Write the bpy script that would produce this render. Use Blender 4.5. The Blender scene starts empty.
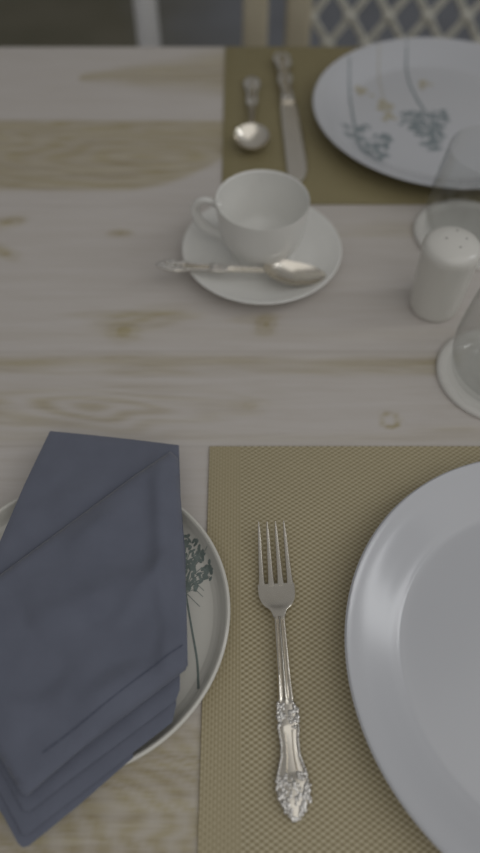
import bpy, bmesh, math, random
import numpy as np
from mathutils import Vector, noise, geometry
random.seed(4)
PI = math.pi
T = 0.75                      # table top height
S = bpy.context.scene
C = S.collection

# ------------------------------------------------------------------ camera, world, light, exposure
F_PX, PITCH, CAM_H = 695.33, math.radians(55.758), 0.42648     # focal length in pixels, angle below horizontal, height over table
cam_d = bpy.data.cameras.new('camera'); cam = bpy.data.objects.new('camera', cam_d); C.objects.link(cam)
cam.location = (0, 0, T + CAM_H); cam.rotation_euler = (PI/2 - PITCH, 0, 0)
cam_d.sensor_fit = 'VERTICAL'; cam_d.sensor_height = 36.0; cam_d.lens = F_PX/853*36.0
cam_d.clip_start = 0.01
cam_d.dof.use_dof = True; cam_d.dof.focus_distance = 0.435; cam_d.dof.aperture_fstop = cam_d.lens/10.5
S.camera = cam

w = bpy.data.worlds.new('world'); S.world = w; w.use_nodes = True
wn, wl = w.node_tree.nodes, w.node_tree.links
wn.clear()
wo = wn.new('ShaderNodeOutputWorld'); wb = wn.new('ShaderNodeBackground')
tc = wn.new('ShaderNodeTexCoord'); sx = wn.new('ShaderNodeSeparateXYZ'); rm = wn.new('ShaderNodeValToRGB')
mp = wn.new('ShaderNodeMapRange'); mp.inputs[1].default_value = -1; mp.inputs[2].default_value = 1
wl.new(tc.outputs['Generated'], sx.inputs[0]); wl.new(sx.outputs[2], mp.inputs[0]); wl.new(mp.outputs[0], rm.inputs[0])
e = rm.color_ramp.elements
e[0].position = 0.42; e[0].color = (.10, .10, .09, 1)
e[1].position = 0.56; e[1].color = (.52, .525, .53, 1)
x = e.new(0.85); x.color = (.95, .94, .92, 1)
wl.new(rm.outputs[0], wb.inputs[0]); wb.inputs[1].default_value = 0.30
wl.new(wb.outputs[0], wo.inputs[0])

def area(name, loc, target, sx_, sy_, power, col):
    d = bpy.data.lights.new(name, 'AREA'); d.shape = 'RECTANGLE'; d.size = sx_; d.size_y = sy_; d.energy = power; d.color = col
    o = bpy.data.objects.new(name, d); C.objects.link(o); o.location = loc
    o.rotation_euler = (Vector(target) - Vector(loc)).to_track_quat('-Z', 'Y').to_euler(); return o
area('window_daylight', (2.5, 0.55, T + 1.65), (0.1, .25, T), .4, 1.3, 9, (.96, .98, 1.0))
area('overhead_fill', (.55, -.60, T + 1.25), (.12, .0, T), 2.2, 2.0, 9.5, (1.0, .985, .96))  # added broad fill above the near end, replaces part of the world light
S.view_settings.view_transform = 'Standard'; S.view_settings.look = 'None'
S.view_settings.exposure = -0.25; S.view_settings.gamma = 1; S.view_settings.use_curve_mapping = False

# ------------------------------------------------------------------ helpers
def P(px, py, h=0.0):
    """point of the place, h metres above the table top, lying on the line of sight of a photo pixel"""
    dx = (px - 240)/F_PX; dy = -(py - 426.5)/F_PX; c, s = math.cos(PITCH), math.sin(PITCH)
    d = Vector((dx, c + dy*s, -s + dy*c)); k = (CAM_H - h)/-d.z
    return Vector((d.x*k, d.y*k, h))

def props(o, label=None, cat=None, group=None, kind=None):
    if label: o['label'] = label
    if cat: o['category'] = cat
    if group: o['group'] = group
    if kind: o['kind'] = kind
    return o
def thing(name, label, cat, loc, rz=0, group=None):
    o = bpy.data.objects.new(name, None); C.objects.link(o); o.location = loc; o.rotation_euler = (0, 0, rz)
    o.empty_display_size = .02
    return props(o, label, cat, group)
def obj(name, bm, mat, parent=None, smooth=True, label=None):
    bmesh.ops.recalc_face_normals(bm, faces=bm.faces)
    me = bpy.data.meshes.new(name); bm.to_mesh(me); bm.free()
    if smooth:
        for p in me.polygons: p.use_smooth = True
        me.set_sharp_from_angle(angle=math.radians(50))
    me.materials.append(mat)
    o = bpy.data.objects.new(name, me); C.objects.link(o); o.parent = parent
    if label: o['label'] = label
    return o

def spline(pts, n=8):
    """Catmull-Rom through 2-D or 3-D points"""
    P_ = [np.array(p, float) for p in pts]; P_ = [2*P_[0]-P_[1]] + P_ + [2*P_[-1]-P_[-2]]; out = []
    for i in range(1, len(P_)-2):
        a, b, c, d = P_[i-1:i+3]
        for k in range(n):
            t = k/n
            out.append(.5*((2*b) + (c-a)*t + (2*a-5*b+4*c-d)*t*t + (3*b-a-3*c+d)*t**3))
    out.append(P_[-2]); return out
def lathe(prof, n=96, bm=None, z0=0, cap=True):
    bm = bm or bmesh.new(); rings = []
    for r, z in prof:
        if r < 1e-6: rings.append([bm.verts.new((0, 0, z+z0))])
        else: rings.append([bm.verts.new((r*math.cos(2*PI*k/n), r*math.sin(2*PI*k/n), z+z0)) for k in range(n)])
    for a, b in zip(rings, rings[1:]):
        for k in range(n):
            k2 = (k+1) % n
            if len(a) == 1 and len(b) == 1: continue
            if len(a) == 1: bm.faces.new((a[0], b[k], b[k2]))
            elif len(b) == 1: bm.faces.new((a[k], a[k2], b[0]))
            else: bm.faces.new((a[k], a[k2], b[k2], b[k]))
    return bm
def tube(pts, rad, n=10, bm=None, flat=1.0, closed=False):
    """round bar through 3-D points; rad a number or one per point"""
    bm = bm or bmesh.new(); pts = [Vector(p) for p in pts]; rings = []; m = len(pts); up = None
    for i, p in enumerate(pts):
        t = (pts[(i+1) % m] - pts[i-1]) if closed else (pts[min(i+1, m-1)] - pts[max(i-1, 0)])
        t.normalize()
        if up is None: up = t.orthogonal().normalized()
        up = (up - t*up.dot(t)).normalized(); v = t.cross(up)
        r = rad[i] if hasattr(rad, '__len__') else rad
        rings.append([bm.verts.new(p + (up*math.cos(2*PI*k/n) + v*math.sin(2*PI*k/n)*flat)*r) for k in range(n)])
    rr = rings + [rings[0]] if closed else rings
    for a, b in zip(rr, rr[1:]):
        for k in range(n): bm.faces.new((a[k], a[(k+1) % n], b[(k+1) % n], b[k]))
    if not closed: bm.faces.new(rings[0][::-1]); bm.faces.new(rings[-1])
    return bm
def box(x0, x1, y0, y1, z0, z1, bm=None, bev=0.0):
    bm = bm or bmesh.new()
    v = [bm.verts.new((x, y, z)) for x in (x0, x1) for y in (y0, y1) for z in (z0, z1)]
    fs = [bm.faces.new([v[i] for i in q]) for q in ((0,1,3,2),(4,6,7,5),(0,4,5,1),(2,3,7,6),(0,2,6,4),(1,5,7,3))]
    if bev:
        ed = {e for f in fs for e in f.edges}
        bmesh.ops.bevel(bm, geom=list(ed), offset=bev, segments=3, profile=.5, affect='EDGES')
    return bm
def blob(c, r, bm, seg=8):
    m = bmesh.ops.create_uvsphere(bm, u_segments=seg, v_segments=max(5, seg-2), radius=1.0)
    r = r if hasattr(r, '__len__') else (r, r, r)
    for v in m['verts']: v.co = Vector((c[0]+v.co.x*r[0], c[1]+v.co.y*r[1], c[2]+v.co.z*r[2]))
def sheet(poly, zb, zt, step=.003):
    """solid cloth-like slab: outline poly (xy), bottom zb(x,y), top zt(x,y,d) with d the distance to the outline"""
    a = np.array(poly, float); b = np.roll(a, -1, 0)
    bd = []
    for p, q in zip(a, b):
        n = max(1, int(np.linalg.norm(q-p)/step))
        for k in range(n): bd.append(p+(q-p)*k/n)
    bd = np.array(bd); nb = len(bd)
    def dist(p):
        ab = b-a; u = np.clip(((p-a)*ab).sum(1)/((ab**2).sum(1)+1e-12), 0, 1)
        return float(np.linalg.norm(p-(a+u[:, None]*ab), axis=1).min())
    def inside(p):
        c = False
        for (x1, y1), (x2, y2) in zip(a, b):
            if (y1 > p[1]) != (y2 > p[1]) and p[0] < (x2-x1)*(p[1]-y1)/(y2-y1)+x1: c = not c
        return c
    pts = [Vector(p) for p in bd]; lo, hi = a.min(0), a.max(0); row = 0
    # a ring close to the outline for a rounded edge, then a grid
    y = lo[1]
    while y < hi[1]:
        x = lo[0] + (row % 2)*step/2
        while x < hi[0]:
            p = np.array((x, y))
            if inside(p) and dist(p) > step*.5: pts.append(Vector(p))
            x += step
        y += step*.87; row += 1
    vs, es, fs, *_ = geometry.delaunay_2d_cdt(pts, [(i, (i+1) % nb) for i in range(nb)], [], 1, 1e-7)
    bm = bmesh.new()
    top = [bm.verts.new((v.x, v.y, zt(v.x, v.y, dist(np.array(v))))) for v in vs]
    bot = [bm.verts.new((v.x, v.y, zb(v.x, v.y))) for v in vs]
    cnt = {}
    for f in fs:
        bm.faces.new([top[i] for i in f]); bm.faces.new([bot[i] for i in reversed(f)])
        for i, j in zip(f, f[1:]+f[:1]) if isinstance(f, list) else zip(f, tuple(f[1:])+tuple(f[:1])):
            k = (min(i, j), max(i, j)); cnt.setdefault(k, []).append((i, j))
    for k, l in cnt.items():
        if len(l) == 1:
            i, j = l[0]; bm.faces.new((top[j], top[i], bot[i], bot[j]))
    return bm
def ribbon(pts, wid, zf, bm=None, lift=.00022):
    """thin painted line following a surface of height zf(x,y)"""
    bm = bm or bmesh.new(); prev = None; n = len(pts)
    for i, p in enumerate(pts):
        a, b = pts[max(i-1, 0)], pts[min(i+1, n-1)]
        t = Vector((b[0]-a[0], b[1]-a[1])); t = t.normalized() if t.length > 1e-9 else Vector((1, 0)); q = Vector((-t.y, t.x))
        ww = wid[i] if hasattr(wid, '__len__') else wid
        c = []
        for s in (-1, 1):
            x, y = p[0]+q.x*ww*s/2, p[1]+q.y*ww*s/2
            c.append(bm.verts.new((x, y, zf(x, y)+lift)))
        if prev: bm.faces.new((prev[0], prev[1], c[1], c[0]))
        prev = c
    return bm
def leafdot(c, rx, ry, ang, zf, bm, lift=.00025):
    vs = []
    for k in range(7):
        t = 2*PI*k/7; x, y = rx*math.cos(t), ry*math.sin(t)
        X, Y = c[0]+x*math.cos(ang)-y*math.sin(ang), c[1]+x*math.sin(ang)+y*math.cos(ang)
        vs.append(bm.verts.new((X, Y, zf(X, Y)+lift)))
    bm.faces.new(vs)

# ------------------------------------------------------------------ materials
def principled(name, col, rough=.5, metal=0, **kw):
    m = bpy.data.materials.new(name); m.use_nodes = True; b = m.node_tree.nodes['Principled BSDF']
    b.inputs['Base Color'].default_value = (*col, 1); b.inputs['Roughness'].default_value = rough; b.inputs['Metallic'].default_value = metal
    for k, v in kw.items(): b.inputs[k.replace('_', ' ')].default_value = v
    return m
def nd(m, kind, **kw):
    n = m.node_tree.nodes.new('ShaderNode'+kind)
    for k, v in kw.items(): setattr(n, k, v)
    return n
def mth(m, op, a, b=None, c=None):
    n = nd(m, 'Math', operation=op)
    for i, v in enumerate((a, b, c)):
        if v is None: continue
        if isinstance(v, (int, float)): n.inputs[i].default_value = v
        else: m.node_tree.links.new(v, n.inputs[i])
    return n.outputs[0]
def ramp(m, fac, stops):
    r = nd(m, 'ValToRGB'); el = r.color_ramp.elements
    while len(el) < len(stops): el.new(.5)
    for q, (p, c) in zip(el, stops): q.position = p; q.color = (*c, 1)
    m.node_tree.links.new(fac, r.inputs[0]); return r.outputs[0]
def noise_out(m, scale, detail=3, vec_scale=None, rough=.5, dist=0, coord='Object'):
    t = nd(m, 'TexCoord'); n = nd(m, 'TexNoise'); n.inputs['Scale'].default_value = scale; n.inputs['Detail'].default_value = detail
    n.inputs['Roughness'].default_value = rough; n.inputs['Distortion'].default_value = dist
    mpn = nd(m, 'Mapping'); m.node_tree.links.new(t.outputs[coord], mpn.inputs[0])
    if vec_scale: mpn.inputs['Scale'].default_value = vec_scale
    m.node_tree.links.new(mpn.outputs[0], n.inputs['Vector']); return n.outputs[0]
def bump(m, h, strength, dist):
    b = nd(m, 'Bump'); b.inputs['Strength'].default_value = strength; b.inputs['Distance'].default_value = dist
    m.node_tree.links.new(h, b.inputs['Height']); m.node_tree.links.new(b.outputs[0], m.node_tree.nodes['Principled BSDF'].inputs['Normal'])
def setcol(m, out): m.node_tree.links.new(out, m.node_tree.nodes['Principled BSDF'].inputs['Base Color'])
def mixc(m, fac, a, b):
    n = nd(m, 'Mix', data_type='RGBA')
    L = m.node_tree.links
    if isinstance(fac, (int, float)): n.inputs[0].default_value = fac
    else: L.new(fac, n.inputs[0])
    for i, v in ((6, a), (7, b)):
        if isinstance(v, tuple): n.inputs[i].default_value = (*v, 1)
        else: L.new(v, n.inputs[i])
    return n.outputs[2]

def porcelain(name, col, rough=.16):
    m = principled(name, col, rough, Coat_Weight=.15, Coat_Roughness=.12)
    setcol(m, mixc(m, noise_out(m, 30, 2), tuple(c*.985 for c in col), col)); return m
M = {}
M['china_cool'] = porcelain('cool_white_china', (.56, .57, .60), .20)
M['china_cream'] = porcelain('cream_china', (.67, .655, .60))
M['china_cup'] = porcelain('white_cup_china', (.79, .785, .755), .28)
M['shaker'] = porcelain('shaker_china', (.73, .715, .67), .25)
M['coaster'] = principled('coaster_card', (.68, .665, .63), .6); setcol(M['coaster'], mixc(M['coaster'], noise_out(M['coaster'], 200, 3), (.64, .625, .59), (.70, .685, .65)))
M['print_teal'] = principled('teal_grey_glaze', (.22, .30, .32), .3); setcol(M['print_teal'], mixc(M['print_teal'], noise_out(M['print_teal'], 260, 3), (.13, .165, .18), (.33, .38, .40)))
M['print_green'] = principled('sage_glaze', (.12, .16, .15), .3); setcol(M['print_green'], mixc(M['print_green'], noise_out(M['print_green'], 260, 3), (.12, .15, .14), (.29, .34, .32)))
M['print_ochre'] = principled('ochre_glaze', (.60, .53, .36), .3); setcol(M['print_ochre'], mixc(M['print_ochre'], noise_out(M['print_ochre'], 300, 3), (.40, .36, .25), (.50, .475, .38)))
m = M['silver'] = principled('silver_plate', (.66, .63, .58), .24, 1.0); setcol(m, mixc(m, noise_out(m, 120, 4), (.66, .615, .53), (.78, .74, .67)))
m = M['silver_relief'] = principled('tarnished_relief_silver', (.6, .58, .54), .28, 1.0)
setcol(m, ramp(m, noise_out(m, 900, 3), [(.36, (.34, .32, .29)), (.52, (.86, .84, .81))])); bump(m, noise_out(m, 700, 3), .6, .0006)
m = M['glass'] = bpy.data.materials.new('clear_glass'); m.use_nodes = True; m.node_tree.nodes.remove(m.node_tree.nodes['Principled BSDF'])
tr = nd(m, 'BsdfTransparent'); tr.inputs[0].default_value = (.965, .968, .965, 1); gs = nd(m, 'BsdfGlossy'); gs.inputs['Roughness'].default_value = .03
lw = nd(m, 'LayerWeight'); lw.inputs[0].default_value = .5; ms = nd(m, 'MixShader'); L = m.node_tree.links
L.new(mth(m, 'MULTIPLY_ADD', mth(m, 'POWER', lw.outputs['Facing'], 4.0), .62, .035), ms.inputs[0]); L.new(tr.outputs[0], ms.inputs[1]); L.new(gs.outputs[0], ms.inputs[2]); L.new(ms.outputs[0], m.node_tree.nodes['Material Output'].inputs[0])
M['hole'] = principled('shaker_hole_shade', (.30, .29, .27), .7)

# napkin cloth
m = M['napkin'] = principled('slate_blue_cotton', (.085, .098, .15), .85, Sheen_Weight=.25, Sheen_Roughness=.5)
t = nd(m, 'TexCoord'); sp = nd(m, 'SeparateXYZ'); m.node_tree.links.new(t.outputs['Object'], sp.inputs[0])
k = 2*PI/.0009
wv = mth(m, 'MULTIPLY', mth(m, 'SINE', mth(m, 'MULTIPLY', sp.outputs[0], k)), mth(m, 'SINE', mth(m, 'MULTIPLY', sp.outputs[1], k)))
setcol(m, mixc(m, noise_out(m, 60, 4), (.122, .134, .180), (.156, .171, .224))); bump(m, wv, .25, .0002)
M['stitch'] = principled('slate_blue_thread', (.10, .115, .165), .9); setcol(M['stitch'], mixc(M['stitch'], noise_out(M['stitch'], 500, 2), (.05, .058, .09), (.15, .165, .22)))

# woven placemat: columns of vinyl strands, light where the strand comes up, darker side band
def mat_material(name, edge_x, base, dark, light):
    m = principled(name, base, .55); L = m.node_tree.links
    t = nd(m, 'TexCoord'); sp = nd(m, 'SeparateXYZ'); L.new(t.outputs['Object'], sp.inputs[0])
    X = sp.outputs[0]; Y = sp.outputs[1]
    sxn = mth(m, 'SINE', mth(m, 'MULTIPLY', X, 2*PI/.0050)); syn = mth(m, 'SINE', mth(m, 'MULTIPLY', Y, 2*PI/.0033))
    ck = mth(m, 'MULTIPLY', sxn, syn)                                   # alternate ups and downs
    ck = mth(m, 'MULTIPLY_ADD', ck, .5, .5)
    rib = mth(m, 'MULTIPLY_ADD', mth(m, 'SINE', mth(m, 'MULTIPLY', X, 4*PI/.0040)), .5, .5)
    band = mth(m, 'LESS_THAN', mth(m, 'SUBTRACT', X, edge_x), .023)
    pat_in = ck
    pat_band = mth(m, 'ADD', mth(m, 'MULTIPLY', ck, .30), mth(m, 'MULTIPLY_ADD', rib, .22, .22))
    mx = nd(m, 'Mix'); L.new(band, mx.inputs[0]); L.new(pat_in, mx.inputs[2]); L.new(pat_band, mx.inputs[3])
    pat = mx.outputs[0]
    n = noise_out(m, 45, 3)
    col = ramp(m, pat, [(.12, dark), (.50, base), (.88, light)])
    col = mixc(m, mth(m, 'MULTIPLY', n, .25), col, tuple(c*.8 for c in base))
    setcol(m, col); bump(m, pat, .5, .0007)
    return m
MATX = P(196, 853)[0]+.0008
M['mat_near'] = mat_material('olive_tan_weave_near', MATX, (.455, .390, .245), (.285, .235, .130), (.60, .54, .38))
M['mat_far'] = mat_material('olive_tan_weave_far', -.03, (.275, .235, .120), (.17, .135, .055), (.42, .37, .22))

# whitewashed wood driven by the 'grain' attribute of the tabletop (amount of bare tan wood)
m = M['wood'] = principled('whitewashed_wood', (.6, .58, .55), .42); L = m.node_tree.links
at = nd(m, 'Attribute', attribute_name='grain'); at2 = nd(m, 'Attribute', attribute_name='seam')
g1 = noise_out(m, 14, 6, (1.0, 14, 1), .62, .6); g2 = noise_out(m, 3.2, 4, (1, 5, 1), .55, .8); g3 = noise_out(m, 120, 3, (.25, 3.0, 1), .6)
streak = ramp(m, g1, [(.36, (0, 0, 0)), (.66, (1, 1, 1))])
wash = mixc(m, mth(m, 'MULTIPLY', g2, .8), (.620, .587, .562), (.56, .52, .485))
wash = mixc(m, mth(m, 'MULTIPLY', streak, .22), wash, (.41, .355, .28))
tan = mixc(m, streak, (.44, .380, .220), (.315, .255, .135))
amt = mth(m, 'MULTIPLY', at.outputs['Fac'], mth(m, 'MULTIPLY_ADD', g3, .9, .45))
amt.node.use_clamp = True
col = mixc(m, amt, wash, tan)
col = mixc(m, mth(m, 'MULTIPLY', at2.outputs['Fac'], .55), col, (.22, .18, .13))
setcol(m, col); bump(m, g1, .12, .0008)
M['wood_frame'] = principled('whitewashed_table_frame', (.55, .52, .48), .5); setcol(M['wood_frame'], mixc(M['wood_frame'], noise_out(M['wood_frame'], 10, 5, (6, 6, 1)), (.46, .42, .36), (.60, .58, .55)))
m = M['chair_cream'] = principled('cream_painted_rattan', (.42, .39, .30), .6); setcol(m, mixc(m, noise_out(m, 25, 4), (.54, .48, .35), (.66, .60, .46)))
m = M['chair_cane'] = principled('pale_grey_cane', (.42, .415, .37), .6); setcol(m, mixc(m, noise_out(m, 60, 4), (.62, .61, .54), (.76, .75, .68)))
m = M['chair_white'] = principled('cool_white_paint', (.50, .50, .51), .5); setcol(m, mixc(m, noise_out(m, 12, 3), (.86, .86, .87), (.92, .92, .93)))
m = M['floor'] = principled('dark_stone_floor', (.1, .1, .1), .7)
t = nd(m, 'TexCoord'); sp = nd(m, 'SeparateXYZ'); m.node_tree.links.new(t.outputs['Object'], sp.inputs[0])
patch = mth(m, 'ADD', mth(m, 'MULTIPLY', sp.outputs[0], 2.2), mth(m, 'MULTIPLY_ADD', noise_out(m, 1.5, 3), 1.4, .15)); patch.node.use_clamp = True
c1 = mixc(m, noise_out(m, 3.5, 4), (.105, .100, .062), (.200, .185, .140)); c2 = mixc(m, noise_out(m, 5, 4), (.175, .18, .20), (.27, .285, .32))
setcol(m, mixc(m, patch, c1, c2))

# ------------------------------------------------------------------ setting: floor
props(obj('floor', box(-5, 5, -4, 6, -.05, 0), M['floor'], None, False), kind='structure')
M['wall'] = principled('grey_plaster', (.35, .34, .32), .9); setcol(M['wall'], mixc(M['wall'], noise_out(M['wall'], 2, 4), (.31, .30, .28), (.38, .37, .35)))
props(obj('wall_back', box(-5, 5, 6, 6.15, 0, 2.8), M['wall'], None, False), kind='structure')

# ------------------------------------------------------------------ dining table
FAR = P(240, 47)[1]                         # far edge of the table top
table = thing('dining_table', 'long whitewashed wooden dining table with tan grain showing through, laid for two', 'table', (0, .4, 0))
def tabletop():
    x0, x1, y0, y1 = -.95, .95, -.05, FAR
    nx, ny = 520, 440; xs = np.linspace(x0, x1, nx+1); ys = np.linspace(y0, y1, ny+1)
    X, Y = np.meshgrid(xs, ys)
    # pixel coordinates of the photo are only used to place each figure of the wood once, in metres
    def W(px, py): p = P(px, py); return p[0], p[1]
    g = np.zeros_like(X); seam = np.zeros_like(X)
    def rng(a, b, soft): return np.clip((Y-a)/soft, 0, 1)*np.clip((b-Y)/soft, 0, 1)
    sw = lambda v: np.clip(v, 0, 1)**2*(3-2*np.clip(v, 0, 1))
    rs = np.random.RandomState(3)
    def wob(seed, sx, sy):
        r = np.random.RandomState(seed); a = np.zeros_like(X)
        for k in range(7):
            a += math.pow(.72, k)*np.sin(X*sx*(1+.8*k)+Y*sy*(1+.7*k)*r.uniform(.4, 1.4)+r.uniform(0, 6.3)+1.3*np.sin(X*sx*.7*(1+k*.5)+r.uniform(0, 6)))
        return a/2.4
    w1 = wob(1, 16, 60); w2 = wob(2, 9, 120); w3 = wob(5, 30, 200)
    # broad cathedral figure, left of the far mat
    ya, yb = W(0, 194)[1], W(0, 119)[1]
    xr = W(222, 135)[0]
    low = ya + (np.clip((X-W(120, 190)[0])/(xr-W(120, 190)[0]), 0, 1)**2.0)*(yb-ya)*.40
    f = sw((Y-low)/.012)*sw((yb-Y)/.006)
    rad = np.sqrt(((X-W(150, 150)[0])/3.2)**2+(Y-W(150, 155)[1]+.006*w1)**2)
    arcs = .5+.5*np.sin(rad*520+2.5*w2+w1*2.5)
    g += f*(.62+.38*arcs*(.6+.4*w3))*np.where(X < xr+.02, 1, 0)
    # pale wedge near the far edge
    cx, cy = W(200, 78); tip = W(80, 74)
    u = np.clip((X-tip[0])/(cx-tip[0]), 0, 1.4); f = sw(1.2-np.abs(Y-cy-.010*u-.005*w1)/(.005+.046*u))*(X > tip[0])*np.where(X < xr+.02, 1, 0)
    g += .85*f*(.75+.25*np.sin(np.abs(Y-cy)*700+w2*3))
    # thin band at mid table and the streaky band below it
    yc = W(240, 362)[1]
    g += 1.0*np.exp(-((Y-yc-.002*w1)/.0055)**2)*(.6+.4*wob(8, 14, 0))+.55*np.exp(-((Y-yc+.010-.002*w2)/.004)**2)*(.6+.5*w3)
    yd = W(120, 408)[1]; fl = sw((W(330, 400)[0]-X)/.2)
    rad = np.sqrt(((X-W(95, 408)[0])/5.5)**2+(Y-yd)**2)
    g += fl*.62*sw(1.2-np.abs(Y-yd-.006*w1)/.026)*(.55+.45*np.sin(rad*520+w1*6+w2*3+w3))
    g += .30*np.exp(-((Y-W(0, 438)[1])/.004)**2)*(.6+.4*w1)
    # faint streaks between cup and far mat, right of the picture
    g += .30*np.exp(-((Y-W(0, 228)[1]-.004*w1)/.008)**2)*sw((X-.05)/.1)+.10*np.exp(-((Y-W(0, 335)[1]-.003*w2)/.006)**2)
    # darker plank close to us, under the side plate
    ye = W(0, 705)[1]
    f = sw((ye+.01*w1-Y)/.03)
    rad = np.sqrt(((X+.14)/1.7)**2+((Y-.01)/1)**2)
    g += f*(.66+.22*np.sin(rad*760+w1*7+w2*4+w3))*np.where(X < .6, 1, 1)
    # knots and small bare spots
    def spot(px, py, rx, ry, a, ang=0):
        x, y = W(px, py); dx, dy = X-x, Y-y; c, s = math.cos(ang), math.sin(ang)
        d = np.sqrt(((dx*c+dy*s)/rx)**2+((-dx*s+dy*c)/ry)**2)*(1+.18*w3)
        return a*np.exp(-d**3)*(.75+.25*np.sin(d*7+w2*2))
    for s_ in ((120, 233, .011, .005, 1.1, 0), (8, 222, .017, .008, 1.1, .25), (2, 252, .018, .007, 1.0, -.5), (266, 324, .008, .011, 1.0, -.3), (258, 318, .02, .005, .45, .1),
               (142, 320, .034, .012, .75, .12), (124, 331, .012, .011, .8, .0), (105, 314, .03, .004, .5, 0), (165, 314, .03, .004, .5, 0), (205, 232, .02, .004, .2, 0),
               (330, 235, .05, .004, .3, 0), (430, 235, .06, .006, .35, 0), (455, 430, .03, .004, .35, 0), (250, 405, .014, .008, .4, 0), (120, 357, .03, .004, .4, 0)):
        g += spot(*s_)
    x, y = W(390, 420); d = np.sqrt((X-x)**2+((Y-y)*1.0)**2); g += 1.2*np.exp(-((d-.0065)/.0016)**2)*(.6+.4*np.sin(np.arctan2(Y-y, X-x)+2.5))
    x, y = W(386, 414); d = np.sqrt((X-x)**2+(Y-y)**2); g += .6*np.exp(-(d/.0025)**2)
    # plank joints
    for py in (118, 206, 352, 446, 700):
        yy = W(0, py)[1]; seam += .30*np.exp(-((Y-yy)/.0011)**2)
    g = np.clip(g, 0, 1); seam = np.clip(seam, 0, 1)
    bm = bmesh.new(); vs = [[bm.verts.new((X[j, i], Y[j, i]-.4, T)) for i in range(nx+1)] for j in range(ny+1)]
    for j in range(ny):
        a, b = vs[j], vs[j+1]
        for i in range(nx): bm.faces.new((a[i], a[i+1], b[i+1], b[i]))
    # rounded lower rim and underside
    th = .032
    ring = [vs[0][i] for i in range(nx+1)] + [vs[j][nx] for j in range(1, ny+1)] + [vs[ny][i] for i in range(nx-1, -1, -1)] + [vs[j][0] for j in range(ny-1, 0, -1)]
    prev = ring
    for out, dz in ((.0018, -.0008), (.0025, -.0026), (.0025, -th+.003), (.001, -th)):
        cur = []
        for v in ring:
            dx = -1 if abs(v.co.x-x0) < 1e-6 else (1 if abs(v.co.x-x1) < 1e-6 else 0)
            dy = -1 if abs(v.co.y-(y0-.4)) < 1e-6 else (1 if abs(v.co.y-(y1-.4)) < 1e-6 else 0)
            cur.append(bm.verts.new((v.co.x+dx*out, v.co.y+dy*out, T+dz)))
        for k in range(len(ring)):
            k2 = (k+1) % len(ring); bm.faces.new((prev[k], prev[k2], cur[k2], cur[k]))
        prev = cur
    bm.faces.new(prev)
    o = obj('tabletop', bm, M['wood'], table)
    n = (nx+1)*(ny+1); tot = len(o.data.vertices)
    for nm, arr in (('grain', g), ('seam', seam)):
        a = o.data.attributes.new(nm, 'FLOAT', 'POINT'); v = np.zeros(tot, 'f'); v[:n] = arr.ravel(); a.data.foreach_set('value', v)
tabletop()
ap = box(-.86, .86, .02-.4, .045-.4, T-.115, T-.032); box(-.86, .86, FAR-.095-.4, FAR-.07-.4, T-.115, T-.032, ap)
box(-.86, -.835, .045-.4, FAR-.095-.4, T-.115, T-.032, ap); box(.835, .86, .045-.4, FAR-.095-.4, T-.115, T-.032, ap)
obj('apron', ap, M['wood_frame'], table, False)
for sx_ in (-.86, .86):
    for yy in (.0245, FAR-.0745):
        b_ = bmesh.new(); c_ = (sx_-math.copysign(.03, sx_), yy-.4+(.01 if yy < .3 else -.01))
        lo = [b_.verts.new((c_[0]+a*.024, c_[1]+b*.024, 0)) for a, b in ((-1,-1),(1,-1),(1,1),(-1,1))]
        hi = [b_.verts.new((c_[0]+a*.034, c_[1]+b*.034, T-.0325)) for a, b in ((-1,-1),(1,-1),(1,1),(-1,1))]
        for k in range(4): b_.faces.new((lo[k], lo[(k+1) % 4], hi[(k+1) % 4], hi[k]))
        b_.faces.new(lo[::-1]); b_.faces.new(hi)
        bmesh.ops.bevel(b_, geom=[e_ for e_ in b_.edges], offset=.004, segments=2, affect='EDGES')
        obj('leg', b_, M['wood_frame'], table)

# ------------------------------------------------------------------ placemats
MT = .0016
def placemat(name, label, x0, x1, y0, y1, mat, rz=0):
    bm = box(x0, x1, y0, y1, T+.0001, T+MT, None, .0006)
    o = obj(name, bm, mat); props(o, label, 'placemat', 'woven placemats'); return o
NY = P(240, 447)[1]; FY = P(240, 205)[1]; FX = P(224, 100)[0]
placemat('placemat', 'olive tan woven vinyl placemat in front, under the fork and the plain white plate', MATX, MATX+.45, NY-.30, NY, M['mat_near'])
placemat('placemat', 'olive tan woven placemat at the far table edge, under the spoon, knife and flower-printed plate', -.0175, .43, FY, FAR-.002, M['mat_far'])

# ------------------------------------------------------------------ plates
def prof_fn(prof):
    rs = [p[0] for p in prof]; zs = [p[1] for p in prof]
    return lambda r: float(np.interp(r, rs, zs))
def plate(name, label, center, top, under, mat, z0):
    """top: inner surface from the middle to the lip, under: from the lip back to the foot"""
    tp = spline(top, 8); un = spline(under, 6)
    root = thing(name, label, 'plate', (center[0], center[1], z0))
    obj('dish', lathe([(0, tp[0][1])]+[tuple(p) for p in tp[1:]]+[tuple(p) for p in un[1:]]+[(0, un[-1][1])], 160), mat, root)
    f = prof_fn([tuple(p) for p in tp]); zf = lambda x, y: f(math.hypot(x, y))
    return root, zf
COUPE_T = [(0, .0042), (.05, .0042), (.094, .0046), (.104, .0064), (.114, .0112), (.124, .0162), (.1325, .0192), (.1345, .0202)]
COUPE_U = [(.1345, .0202), (.1352, .0196), (.1340, .0176), (.115, .0085), (.098, .0025), (.088, .0004), (.080, 0), (.076, .0012), (0.04, .0014)]
near_c, far_c = (.1965, .1155), (.2108, .6760)
dplate, _ = plate('dinner_plate', 'plain white round dinner plate on the near placemat, right of the fork', near_c, COUPE_T, COUPE_U, M['china_cool'], T+MT+.0002)
fplate, fz = plate('dinner_plate', 'white dinner plate printed with teal trees and ochre flecks, far side of table', far_c, COUPE_T, COUPE_U, M['china_cool'], T+MT+.0002)
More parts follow.
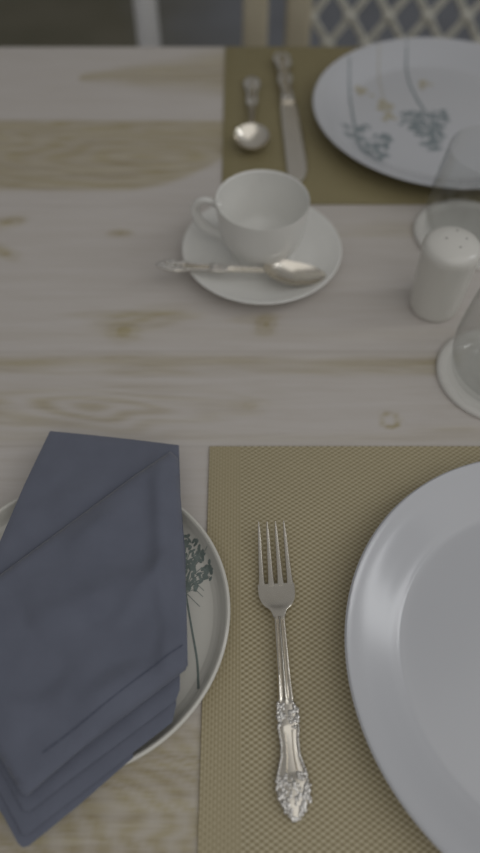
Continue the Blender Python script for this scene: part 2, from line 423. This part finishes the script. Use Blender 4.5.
side_c = (-.0987, .1452)
SIDE_T = [(0, .0038), (.05, .0038), (.079, .0044), (.0855, .0066), (.0885, .0108), (.0900, .0136), (.0912, .0146)]
SIDE_U = [(.0910, .0146), (.0924, .0141), (.0926, .0128), (.089, .0085), (.078, .0030), (.066, .0005), (.060, 0), (.057, .0010), (.03, .0012)]
splate, sz = plate('side_plate', 'cream side plate with a small tree print, under the blue folded napkin', side_c, SIDE_T, SIDE_U, M['china_cream'], T+.0002)

def loc_of(c, hz):                                # photo figure -> coordinates on that plate
    return lambda px, py: (P(px, py, hz)[0]-c[0], P(px, py, hz)[1]-c[1])
# tree print of the side plate
q = loc_of(side_c, .006); bm = bmesh.new()
stem = spline([q(x, y) for x, y in ((184, 578), (187, 600), (192, 630), (197, 660), (198.5, 690))], 6)
ribbon(stem, [.0009+.0006*i/len(stem) for i in range(len(stem))], sz, bm)
rnd = random.Random(2)
base = q(186, 590)
for k in range(16):
    a = rnd.uniform(.45, 2.2); L_ = rnd.uniform(.016, .034)
    tipp = (base[0]+math.cos(a)*L_, base[1]+math.sin(a)*L_)
    mid = (base[0]+math.cos(a+.25)*L_*.5, base[1]+math.sin(a+.25)*L_*.5)
    ribbon(spline([base, mid, tipp], 5), .0005, sz, bm)
for k in range(150):
    px, py = rnd.uniform(176, 213), rnd.uniform(530, 588)
    u = (px-176)/37
    if py < 530+u*u*34 or py > 590-(1-u)*3-max(0, u-.5)*26: continue
    c_ = q(px, py); leafdot(c_, rnd.uniform(.0012, .0027), rnd.uniform(.0008, .0013), rnd.uniform(.2, 2.2), sz, bm)
for (x1, y1) in ((203, 596), (200, 606), (204, 590)):
    ribbon(spline([q(186, 592), q((186+x1)/2, y1-7), q(x1, y1)], 4), .00035, sz, bm)
obj('tree_print', bm, M['print_green'], splate, False, 'dark sage tree with slender stem')
# trees of the far plate
q = loc_of(far_c, .008)
def far_tree(stem_px, leaf_rows):
    bm = bmesh.new(); st = spline([q(*p) for p in stem_px], 6); ribbon(st, [.0016+.0016*i/len(st) for i in range(len(st))], fz, bm)
    for (xa, xb, y, n) in leaf_rows:
        ribbon(spline([q(xa, y-1), q((xa+xb)/2, y+1.5), q(xb, y)], 4), .0014, fz, bm, .0002)
        for k in range(n):
            c_ = q(rnd.uniform(xa, xb), y+rnd.uniform(-3.5, 3.5)); leafdot(c_, rnd.uniform(.0022, .0050), rnd.uniform(.0013, .0028), rnd.uniform(-.5, 3), fz, bm, .0002+k*1e-6)
    obj('tree_print', bm, M['print_teal'], fplate, False, 'teal grey printed tree')
far_tree([(348, 68), (350, 95), (355, 125), (362, 152)], [(341, 372, 127, 8), (344, 392, 137, 17), (352, 388, 144, 15), (356, 388, 152, 15), (364, 382, 159, 9)])
far_tree([(404, 47), (408, 75), (415, 93), (424, 108)], [(400, 448, 112, 26), (402, 450, 119, 28), (408, 446, 126, 24), (415, 443, 133, 18), (423, 441, 140, 12), (430, 440, 146, 7)])
def fleck(spots, par=fplate):
    bm = bmesh.new()
    for (px, py, n, s_) in spots:
        for k in range(n):
            c_ = q(px+rnd.gauss(0, s_), py+rnd.gauss(0, s_*.7)); leafdot(c_, rnd.uniform(.002, .0045), rnd.uniform(.0012, .003), rnd.uniform(0, 3), fz, bm, .00018+k*1e-6)
    obj('fleck_print', bm, M['print_ochre'], par, False, 'ochre printed fleck')
fleck([(362, 89, 12, 3)]); fleck([(386, 104, 20, 5), (391, 116, 14, 4)]); fleck([(425, 82, 12, 3.5)])
bm = bmesh.new(); ribbon(spline([q(377, 50), q(379, 75), q(384, 100)], 6), .001, fz, bm); obj('stem_print', bm, M['print_ochre'], fplate, False)

# ------------------------------------------------------------------ napkin on the side plate
H = .019
def NP(px, py, h=H): p = P(px, py, h); return (p[0], p[1])
def nbase(x, y):
    d = math.hypot(x-side_c[0], y-side_c[1]) - .094
    return T + .0156 - (max(0, d)*.10)
def folds(x, y):
    """soft pressed creases: across the cloth, and one standing near its right edge"""
    a = NP(178, 520); v = x - a[0] + .10*(y-a[1]); z = .0016*math.exp(-((v+.010)/.006)**2)
    for (p0, p1, wd, am) in CREASES:
        dx, dy = p1[0]-p0[0], p1[1]-p0[1]; L_ = math.hypot(dx, dy); t = ((x-p0[0])*dx+(y-p0[1])*dy)/L_; n = ((x-p0[0])*dy-(y-p0[1])*dx)/L_
        fade = max(0, 1-abs(t/L_-.5)*1.7); z += am*fade*math.exp(-(n/wd)**2)
    return z
def ngen(level, thick, edge=.0022, wr=.0007, seed=0):
    off = level*.0023
    zb = lambda x, y: nbase(x, y)+off
    def zt(x, y, d):
        e = min(1, d/edge); r = math.sqrt(max(0, 1-(1-e)**2))
        s = min(1, d/.015)
        n = noise.noise(Vector((x*24+seed, y*24, seed*3.1)))*wr*s + noise.noise(Vector(((x-y)*9+seed, (x+y)*22, seed)))*wr*1.0*s
        n += folds(x, y)*s*wr/.0022
        return zb(x, y) + thick*(.35+.65*r) + max(n, -thick*.3)
    return zb, zt
CREASES = [(NP(0, 650), NP(190, 560), .010, .0016), (NP(60, 720), NP(188, 600), .007, -.0012), (NP(-20, 720), NP(150, 690), .012, .0015), (NP(20, 520), NP(150, 470), .010, .0012), (NP(110, 640), NP(190, 540), .006, .0014), (NP(0, 600), NP(60, 760), .012, -.0014)]
napkin = thing('napkin', 'slate blue cotton napkin folded into layered points, lying across the side plate', 'napkin', (0, 0, 0))
def layer(poly, level, thick, **kw):
    zb, zt = ngen(level, thick, **kw); obj('folded_layer', sheet([NP(*p) for p in poly], zb, zt, .0032), M['napkin'], napkin)
    return zt
# lowest layer first
layer([(15, 843), (20, 847), (26, 845), (80, 802), (132, 757), (133, 744), (150, 560), (-60, 600), (-60, 720), (0, 814)], 0, .0011, seed=1)
layer([(21, 834), (26, 834), (100, 778), (172, 722), (176, 705), (178, 580), (-60, 590), (-60, 700), (0, 793)], 1, .0011, seed=2)
layer([(24, 811), (30, 811), (80, 773), (176, 701), (180, 690), (181, 560), (-60, 570), (-60, 680), (0, 767)], 2, .0011, seed=3)
layer([(50, 431), (179, 445.5), (181, 500), (186, 560), (186, 660), (100, 700), (-60, 660), (-60, 690), (-40, 641), (0, 548)][:6]+[(-60, 687), (0, 548)], 3, .0012, seed=4, wr=.0028)
ztop = layer([(171, 455), (178.5, 462), (181, 500), (187, 600), (188.5, 668), (186, 673), (80, 754), (30, 797), (25, 795), (0, 753), (-60, 660), (-60, 623), (0, 582)], 4, .0048, seed=5, wr=.0060, edge=.0075)
def stitch(pts, zt):
    pts = [NP(*p) for p in pts]; bm = bmesh.new(); pl = spline(pts, 10)
    n = len(pl); ribbon(pl, .0007, lambda x, y: zt(x, y, .009), bm, .0007); obj('hem_stitching', bm, M['stitch'], napkin, False)
stitch([(184, 650), (150, 676), (100, 716), (47, 756)], ztop)

# ------------------------------------------------------------------ cutlery
def strip(secs, relief=None, nu=15, sub=6, bm=None):
    """solid bar along y; secs rows: (y, xc, halfwidth, z, thickness, crown)"""
    bm = bm or bmesh.new(); pr = spline(secs, sub); rows = []
    for y, xc, hw, z, th, cr in pr:
        hw = max(hw, .0002); top = []; bot = []
        for k in range(nu):
            u = -1+2*k/(nu-1); zz = z + cr*(1-u*u); edge = math.sqrt(max(0, 1-abs(u)**4))
            r = relief(u, y) if relief else 0
            top.append(bm.verts.new((xc+u*hw, y, zz+th/2*edge+r*edge))); bot.append(bm.verts.new((xc+u*hw, y, zz-th/2*edge-.00005)))
        rows.append(top+bot[::-1])
    for a, b in zip(rows, rows[1:]):
        n = len(a)
        for k in range(n): bm.faces.new((a[k], a[(k+1) % n], b[(k+1) % n], b[k]))
    bm.faces.new(rows[0]); bm.faces.new(rows[-1][::-1]); return bm
def ornament(bm, ys, hw, z, seed, n=42, r=(.0007, .0013)):
    """cast leaves and beads over an ornamental stretch, hw(y) its half width, z(y) its top"""
    rn = random.Random(seed)
    for i in range(n):
        y = rn.uniform(*ys); u = rn.choice((-1, 1))*rn.uniform(.35, 1.0) if i % 3 else rn.uniform(-1, 1)
        rr = rn.uniform(*r); blob((u*hw(y)*.96, y, z(y)+rr*.15*(1-u*u)), (rr*rn.uniform(.8, 1.1), rr*rn.uniform(1.0, 1.7), rr*.62), bm, 7)
def handle_sections(L, k=1.0):
    """Baroque handle: pointed shell end, waist, bead knot, fluted shaft. y from the handle end."""
    return [(0, 0, .0006*k, .0022, .0014, 0), (.0035, 0, .0048*k, .0022, .0020, .0004), (.0095, 0, .0088*k, .0022, .0024, .0009), (.017, 0, .0099*k, .0022, .0026, .0010),
            (.024, 0, .0082*k, .0024, .0024, .0008), (.032, 0, .0054*k, .0028, .0024, .0006), (.040, 0, .0052*k, .0032, .0026, .0006), (.0475, 0, .0064*k, .0036, .0028, .0009),
            (.055, 0, .0062*k, .0040, .0028, .0008), (.061, 0, .0049*k, .0044, .0026, .0006)]
def make_handle(root, L_h, k, z_end, w_end, seed, sk=1.0):
    """whole handle with shaft up to L_h; w_end half width and z_end height where the head begins"""
    hs = handle_sections(L_h, k)
    shaft = [(.061+(L_h-.061)*t, 0, (.0043*sk+(w_end-.0043*sk)*t), .0044+(z_end-.0044)*t, .0026-.0004*t, .0005) for t in (.25, .5, .75, 1.0)]
    fl = lambda u, y: (.00075*math.cos(u*PI*2.5) if y > .060 else (-.0011 if abs(u) < .36 and .022 < y < .045 else 0))
    obj('handle', strip(hs+shaft, fl, 21, 5), M['silver'], root)
    W_ = np.array([(s_[0], s_[2], s_[3]+s_[4]/2+s_[5]) for s_ in hs])
    hw = lambda y: float(np.interp(y, W_[:, 0], W_[:, 1])); zz = lambda y: float(np.interp(y, W_[:, 0], W_[:, 2]))
    b = bmesh.new(); ornament(b, (.001, .023), hw, lambda y: zz(y)-.0004, seed, 130, (.0007, .0013)); ornament(b, (.046, .060), hw, lambda y: zz(y)-.0001, seed+1, 60, (.0007, .0013))
    for s_ in (-1, 1):
        for i in range(18):
            y = .022+i*.0014; blob((s_*hw(y)*.92, y, zz(y)-.0004), (.0009, .0011, .0007), b, 7)
    obj('handle_ornament', b, M['silver_relief'], root, True, 'cast scroll and flower relief')
def place(root, a, b, z):
    """root's origin (handle end) at a, local +y towards b"""
    d = Vector((b[0]-a[0], b[1]-a[1])); root.location = (a[0], a[1], z); root.rotation_euler[2] = math.atan2(d.y, d.x)-PI/2
    return d.length
# fork
A, B = P(296, 822, .004), P(271, 523, .008)
fork = thing('fork', 'silver dinner fork with ornate cast handle on the near placemat', 'fork', (0, 0, 0))
Lf = place(fork, A, B, T+MT+.0003)
yh = Lf*(822-618)/(822-523)*1.0; LT = (A-P(272, 620, .005)).length; make_handle(fork, LT, 1.0, .0075, .0036, 11)
TR = (A-P(275, 584, .005)).length            # where the tines start
b_ = strip([(LT-.002, 0, .0036, .0075, .0022, .0004), (LT+.004, 0, .0052, .0070, .0020, 0), (LT+.009, 0, .0092, .0058, .0018, -.0008), (LT+.014, 0, .0112, .0048, .0018, -.0010),
            (TR-.003, 0, .0116, .0038, .0018, -.0008), (TR, 0, .0116, .0034, .0018, -.0006)], None, 21, 5)
obj('head', b_, M['silver'], fork)
for i in range(4):
    u = (i-1.5)/1.5; xr_, xt = u*.0091, u*.0083
    sec = []
    for t in np.linspace(0, 1, 7):
        hw = (.00245 if t == 0 else .0021-.0013*t)
        sec.append((TR-.0015+(Lf-TR+.0015)*t, xr_+(xt-xr_)*t, hw if t < 1 else .0004, .0030+.0052*t**1.7, .0019-.0007*t, .0))
    obj('tine', strip(sec, None, 9, 4), M['silver'], fork)
# spoons
def spoon(label, a, b, z, k, bowl_l, bowl_w, tilt=0.0, seed=20, hk=1.0, depth=.006, sk=.85):
    r = thing('spoon' if 'tea' not in label else 'teaspoon', label, 'spoon', (0, 0, 0)); L_ = place(r, a, b, z)
    r.rotation_euler[0] = tilt
    Lh = L_-bowl_l; make_handle(r, Lh+.003, k, .0068, .0022, seed, sk)
    bm = bmesh.new(); nu, nv = 26, 20
    rows = []
    for j in range(nv+1):                          # oval bowl, concave side up
        rr = j/nv; ring = []
        for i in range(40):
            t = 2*PI*i/40; y = math.sin(t)*rr; x = math.cos(t)*rr*(1-.14*y)
            zz = -depth*(1-rr**2)**.9*1.0
            ring.append((x*bowl_w/2, Lh+bowl_l/2+y*bowl_l/2, zz+depth+.0014+(.0040*(max(0, -y)))**1))
        rows.append(ring)
    top = [[bm.verts.new(p) for p in ring] for ring in rows[1:]]; bot = [[bm.verts.new((p[0]*1.0, p[1], p[2]-.0012)) for p in ring] for ring in rows[1:]]
    for g_ in (top, bot):
        c0 = bm.verts.new((0, Lh+bowl_l/2, .0014-(0 if g_ is top else .0012)))
        for i in range(40): bm.faces.new((c0, g_[0][i], g_[0][(i+1) % 40]))
        for aa, bb in zip(g_, g_[1:]):
            for i in range(40): bm.faces.new((aa[i], aa[(i+1) % 40], bb[(i+1) % 40], bb[i]))
    for i in range(40): bm.faces.new((top[-1][i], top[-1][(i+1) % 40], bot[-1][(i+1) % 40], bot[-1][i]))
    obj('bowl', bm, M['silver'], r); return r
spoon('silver dessert spoon with ornate handle, beside the knife on the far placemat', P(252, 77, .004), P(252, 157, .004), T+MT+.0003, .95, .037, .035, 0, 20, depth=.010)
# teaspoon lying over the saucer rim; its handle end hangs out to the left
tA, tB = P(156, 267, .019), P(325, 281, .008)
tea = spoon('small silver teaspoon lying across the saucer in front of the cup', tA, tB, T+.019, .60, .053, .027, -.085, 30, depth=.006, sk=.62)
# knife
A, B = P(281, 57, .004), P(299, 183, .004)
knife = thing('table_knife', 'silver table knife with ornate handle on the far placemat, left of the flower plate', 'knife', (0, 0, 0)); Lk = place(knife, A, B, T+MT+.0003)
obj('handle', strip([(0, 0, .003, .004, .004, 0), (.004, 0, .0085, .0045, .006, .001), (.013, 0, .0105, .0048, .007, .001), (.024, 0, .0085, .0048, .0065, .001), (.038, 0, .0072, .0048, .006, .001),
     (.055, 0, .0082, .0048, .0065, .001), (.068, 0, .0072, .0048, .006, .001), (.082, 0, .0066, .0048, .006, .001), (.092, 0, .0085, .0048, .0055, .001), (.097, 0, .0070, .0045, .004, 0)], None, 15, 5), M['silver'], knife)
b_ = bmesh.new(); kw = lambda y: float(np.interp(y, [0, .004, .013, .024, .038, .055, .068, .09], [.003, .0085, .0105, .0085, .0072, .0082, .0072, .0068]))
ornament(b_, (.002, .030), kw, lambda y: .0082, 41, 50, (.0011, .0020)); ornament(b_, (.048, .062), kw, lambda y: .0082, 42, 24, (.0009, .0016)); ornament(b_, (.084, .094), kw, lambda y: .0080, 43, 18, (.0009, .0015))
obj('handle_ornament', b_, M['silver_relief'], knife, True, 'cast scroll relief')
blade = strip([(.095, 0, .0068, .0036, .0030, 0), (.102, -.0006, .0086, .0034, .0024, 0), (.13, -.0008, .0096, .0030, .0020, 0), (.17, -.0008, .0100, .0026, .0018, 0), (Lk-.03, -.0004, .0100, .0022, .0016, 0),
               (Lk-.012, .0008, .0084, .0018, .0014, 0), (Lk-.004, .0030, .0056, .0016, .0012, 0), (Lk, .0050, .0010, .0016, .0010, 0)], None, 13, 5)
obj('blade', blade, M['silver'], knife)

# ------------------------------------------------------------------ saucer and cup
sc = (.0190, .4700)
SAU_T = [(0, .0060), (.020, .0060), (.026, .0064), (.029, .0056), (.045, .0068), (.058, .0108), (.0665, .0146), (.0683, .0154)]
SAU_U = [(.0683, .0154), (.0691, .0148), (.0680, .0134), (.055, .0078), (.040, .0024), (.036, .0004), (.033, 0), (.030, .0012), (.015, .0020)]
saucer, _ = plate('saucer', 'white saucer under the cup, with a teaspoon across it', sc, SAU_T, SAU_U, M['china_cup'], T+.0002)
saucer['category'] = 'saucer'
cup = thing('cup', 'empty white porcelain cup with a loop handle standing on the saucer', 'cup', (sc[0]-.0005, sc[1]+.001, T+.0064))
inner = [(0, .0065), (.012, .0066), (.020, .0085), (.0290, .0165), (.0335, .029), (.0360, .043), (.0374, .0560)]
outer = [(.0374, .0560), (.0380, .0566), (.0384, .0560), (.0376, .043), (.0358, .029), (.0318, .0165), (.0262, .0070), (.0248, .0040), (.0250, .0010), (.0240, 0.0), (.0200, .0004), (.0190, .0026), (.010, .0028)]
ti = spline(inner, 8); to = spline(outer, 5)
obj('bowl', lathe([(0, ti[0][1])]+[tuple(p) for p in ti[1:]]+[tuple(p) for p in to[1:]]+[(0, to[-1][1])], 128), M['china_cup'], cup)
ha = math.radians(172)
hp = spline([(.0358, .0455), (.044, .0500), (.0525, .0485), (.0570, .0400), (.0535, .0285), (.0440, .0200), (.0325, .0165), (.0285, .0160)], 6)
obj('handle', tube([(p[0]*math.cos(ha), p[0]*math.sin(ha), p[1]) for p in hp], [.0034-.0006*math.sin(PI*i/(len(hp)-1)) for i in range(len(hp))], 12, None, 1.5), M['china_cup'], cup)

# ------------------------------------------------------------------ coasters and tumblers
def glass_at(px, py, glabel, clabel):
    p = P(px, py, .002)
    co = thing('coaster', clabel, 'coaster', (p[0], p[1], T+.0002), 0, 'round white coasters')
    cp = spline([(0, .0022), (.034, .0022), (.0390, .0023), (.0405, .0032), (.0430, .0037), (.0455, .0034), (.0470, .0018), (.0462, 0), (.040, 0)], 6)
    obj('disc', lathe([(0, .0022)]+[tuple(q_) for q_ in cp[1:]]+[(0, 0)], 96), M['coaster'], co)
    gl = thing('drinking_glass', glabel, 'glass', (p[0], p[1], T+.0026), 0, 'clear tumblers')
    out = spline([(.024, .0006), (.0315, 0), (.0345, .0015), (.0368, .007), (.0395, .018), (.0408, .031), (.0400, .046), (.0380, .063), (.0360, .078), (.0352, .0838)], 6)
    inn = spline([(.0347, .0843), (.0345, .0838), (.0353, .078), (.0373, .063), (.0393, .046), (.0401, .031), (.0388, .018), (.0352, .0090), (.0315, .0056), (.0285, .0046), (.0265, .0058), (.0240, .0060), (.020, .0046), (.0, .0042)], 6)
    pr = [(0, .0014), (.021, .0012)]+[tuple(q_) for q_ in out]+[(.0350, .0845)]+[tuple(q_) for q_ in inn[:-1]]+[(0, .0042)]
    obj('tumbler', lathe(pr, 112), M['glass'], gl)
glass_at(465.5, 233, 'empty clear tumbler behind the white shaker, in front of the flower-printed plate', 'round white coaster behind the shaker, under the farther glass')
glass_at(497.5, 374, 'empty clear tumbler cut off by the right picture edge, nearest to the plain plate', 'round white coaster nearest to the plain plate, under the nearer glass')

# ------------------------------------------------------------------ shaker
p = P(433, 306, 0)
sh = thing('salt_shaker', 'plain white ceramic shaker with holes in its domed top, between the two glasses', 'shaker', (p[0], p[1], T+.0002))
pr = spline([(.010, .0012), (.0165, 0), (.0195, .0012), (.0204, .006), (.0210, .020), (.0215, .036), (.0220, .050), (.0225, .0575), (.0227, .0605), (.0220, .0645), (.0190, .0680), (.0120, .0705), (.0050, .0715)], 6)
obj('body', lathe([(0, .0012)]+[tuple(q_) for q_ in pr]+[(0, .0716)], 96), M['shaker'], sh)
for hx, hy in ((.004, .0105), (.003, -.0085), (.0095, .001), (-.006, .001)):
    b_ = bmesh.new(); bmesh.ops.create_circle(b_, cap_ends=True, segments=14, radius=.0009)
    r_ = math.hypot(hx, hy); zz = float(np.interp(r_, [0, .005, .012, .018], [.0716, .0715, .0705, .0680]))
    sl = (.0010/.007 if r_ < .012 else .4)
    for v in b_.verts:
        v.co = Vector((v.co.x+hx, v.co.y+hy, zz+.00022))
    obj('pour_hole', b_, M['hole'], sh, False)

# ------------------------------------------------------------------ chairs
def lattice_chair():
    yb = 1.05                                    # backrest distance
    ch = thing('armchair', 'cream rattan chair with a diamond lattice backrest at the far table edge', 'chair', (.29, yb, 0))
    seat_z = .44
    xo, xi = (.268, .206)                        # centres of outer and inner uprights, from the middle
    for s_ in (-1, 1):
        obj('outer_upright', box(s_*xo-.018, s_*xo+.018, -.016, .018, 0, .93, None, .005), M['chair_cream'], ch)
        obj('inner_upright', box(s_*xi-.018, s_*xi+.018, -.014, .016, seat_z-.02, .93, None, .005), M['chair_cream'], ch)
        obj('front_leg', box(s_*xo-.018, s_*xo+.018, -.47, -.435, 0, seat_z-.05, None, .005), M['chair_cream'], ch)
    obj('top_rail', box(-.292, .292, -.02, .022, .93, .975, None, .01), M['chair_cream'], ch)
    obj('lower_rail', box(-.25, .25, -.012, .014, .50, .53, None, .005), M['chair_cream'], ch)
    obj('seat', box(-.29, .29, -.475, -.020, seat_z-.05, seat_z, None, .012), M['chair_cream'], ch)
    bm = bmesh.new(); x0, x1, z0, z1 = -.188, .188, .53, .93; dx, dz = .0560, .076
    def line(xa, za, xb, zb, y):
        for o_ in (-.0032, .0032): tube([(xa+o_, y, za), (xb+o_, y, zb)], .0030, 8, bm)
    for sgn, y in ((1, -.003), (-1, .003)):
        k = -12
        while k < 14:                            # clip each slanted strand to the panel
            xs_ = x0+k*dx; pts = []
            za, zb = z0, z1; xa = xs_ if sgn > 0 else xs_; xb = xa+sgn*(z1-z0)/dz*dx
            t0, t1 = 0, 1
            for lim, side in ((x0, 1), (x1, -1)):
                fa, fb = (xa-lim)*side, (xb-lim)*side
                if fa < 0 and fb < 0: t1 = -1; break
                if fa < 0: t0 = max(t0, fa/(fa-fb))
                if fb < 0: t1 = min(t1, fa/(fa-fb))
            if t1-t0 > .02: line(xa+(xb-xa)*t0, za+(zb-za)*t0, xa+(xb-xa)*t1, za+(zb-za)*t1, y)
            k += 1
    j = 0; z = z0
    while z <= z1+.001:                          # wrapped knots where strands cross
        x = x0+(dx/2 if j % 2 else 0)
        while x <= x1+.001:
            if z0 < z < z1: blob((x, 0, z), (.0110, .0085, .0100), bm, 8)
            x += dx
        z += dz/2; j += 1
    obj('lattice', bm, M['chair_cane'], ch)
lattice_chair()
def plain_chair():
    p = P(146, 25, -.09)
    yb = 1.12; xs = (146-240)/F_PX*(yb*math.cos(PITCH)+(.52)*math.sin(PITCH))
    ch = thing('dining_chair', 'white painted chair with an open back, left at the far table edge', 'chair', (xs-.21, yb, 0))
    for s_ in (-1, 1):
        obj('back_upright', tube([(s_*.21, 0, 0), (s_*.21, 0, .45), (s_*.21, .0, .92)], .018, 16), M['chair_white'], ch)
        obj('front_leg', tube([(s_*.19, -.42, 0), (s_*.19, -.42, .405)], .017, 14), M['chair_white'], ch)
    obj('top_rail', box(-.23, .23, -.016, .016, .87, .94, None, .008), M['chair_white'], ch)
    obj('seat', box(-.215, .215, -.44, .01, .405, .445, None, .01), M['chair_white'], ch)
plain_chair()
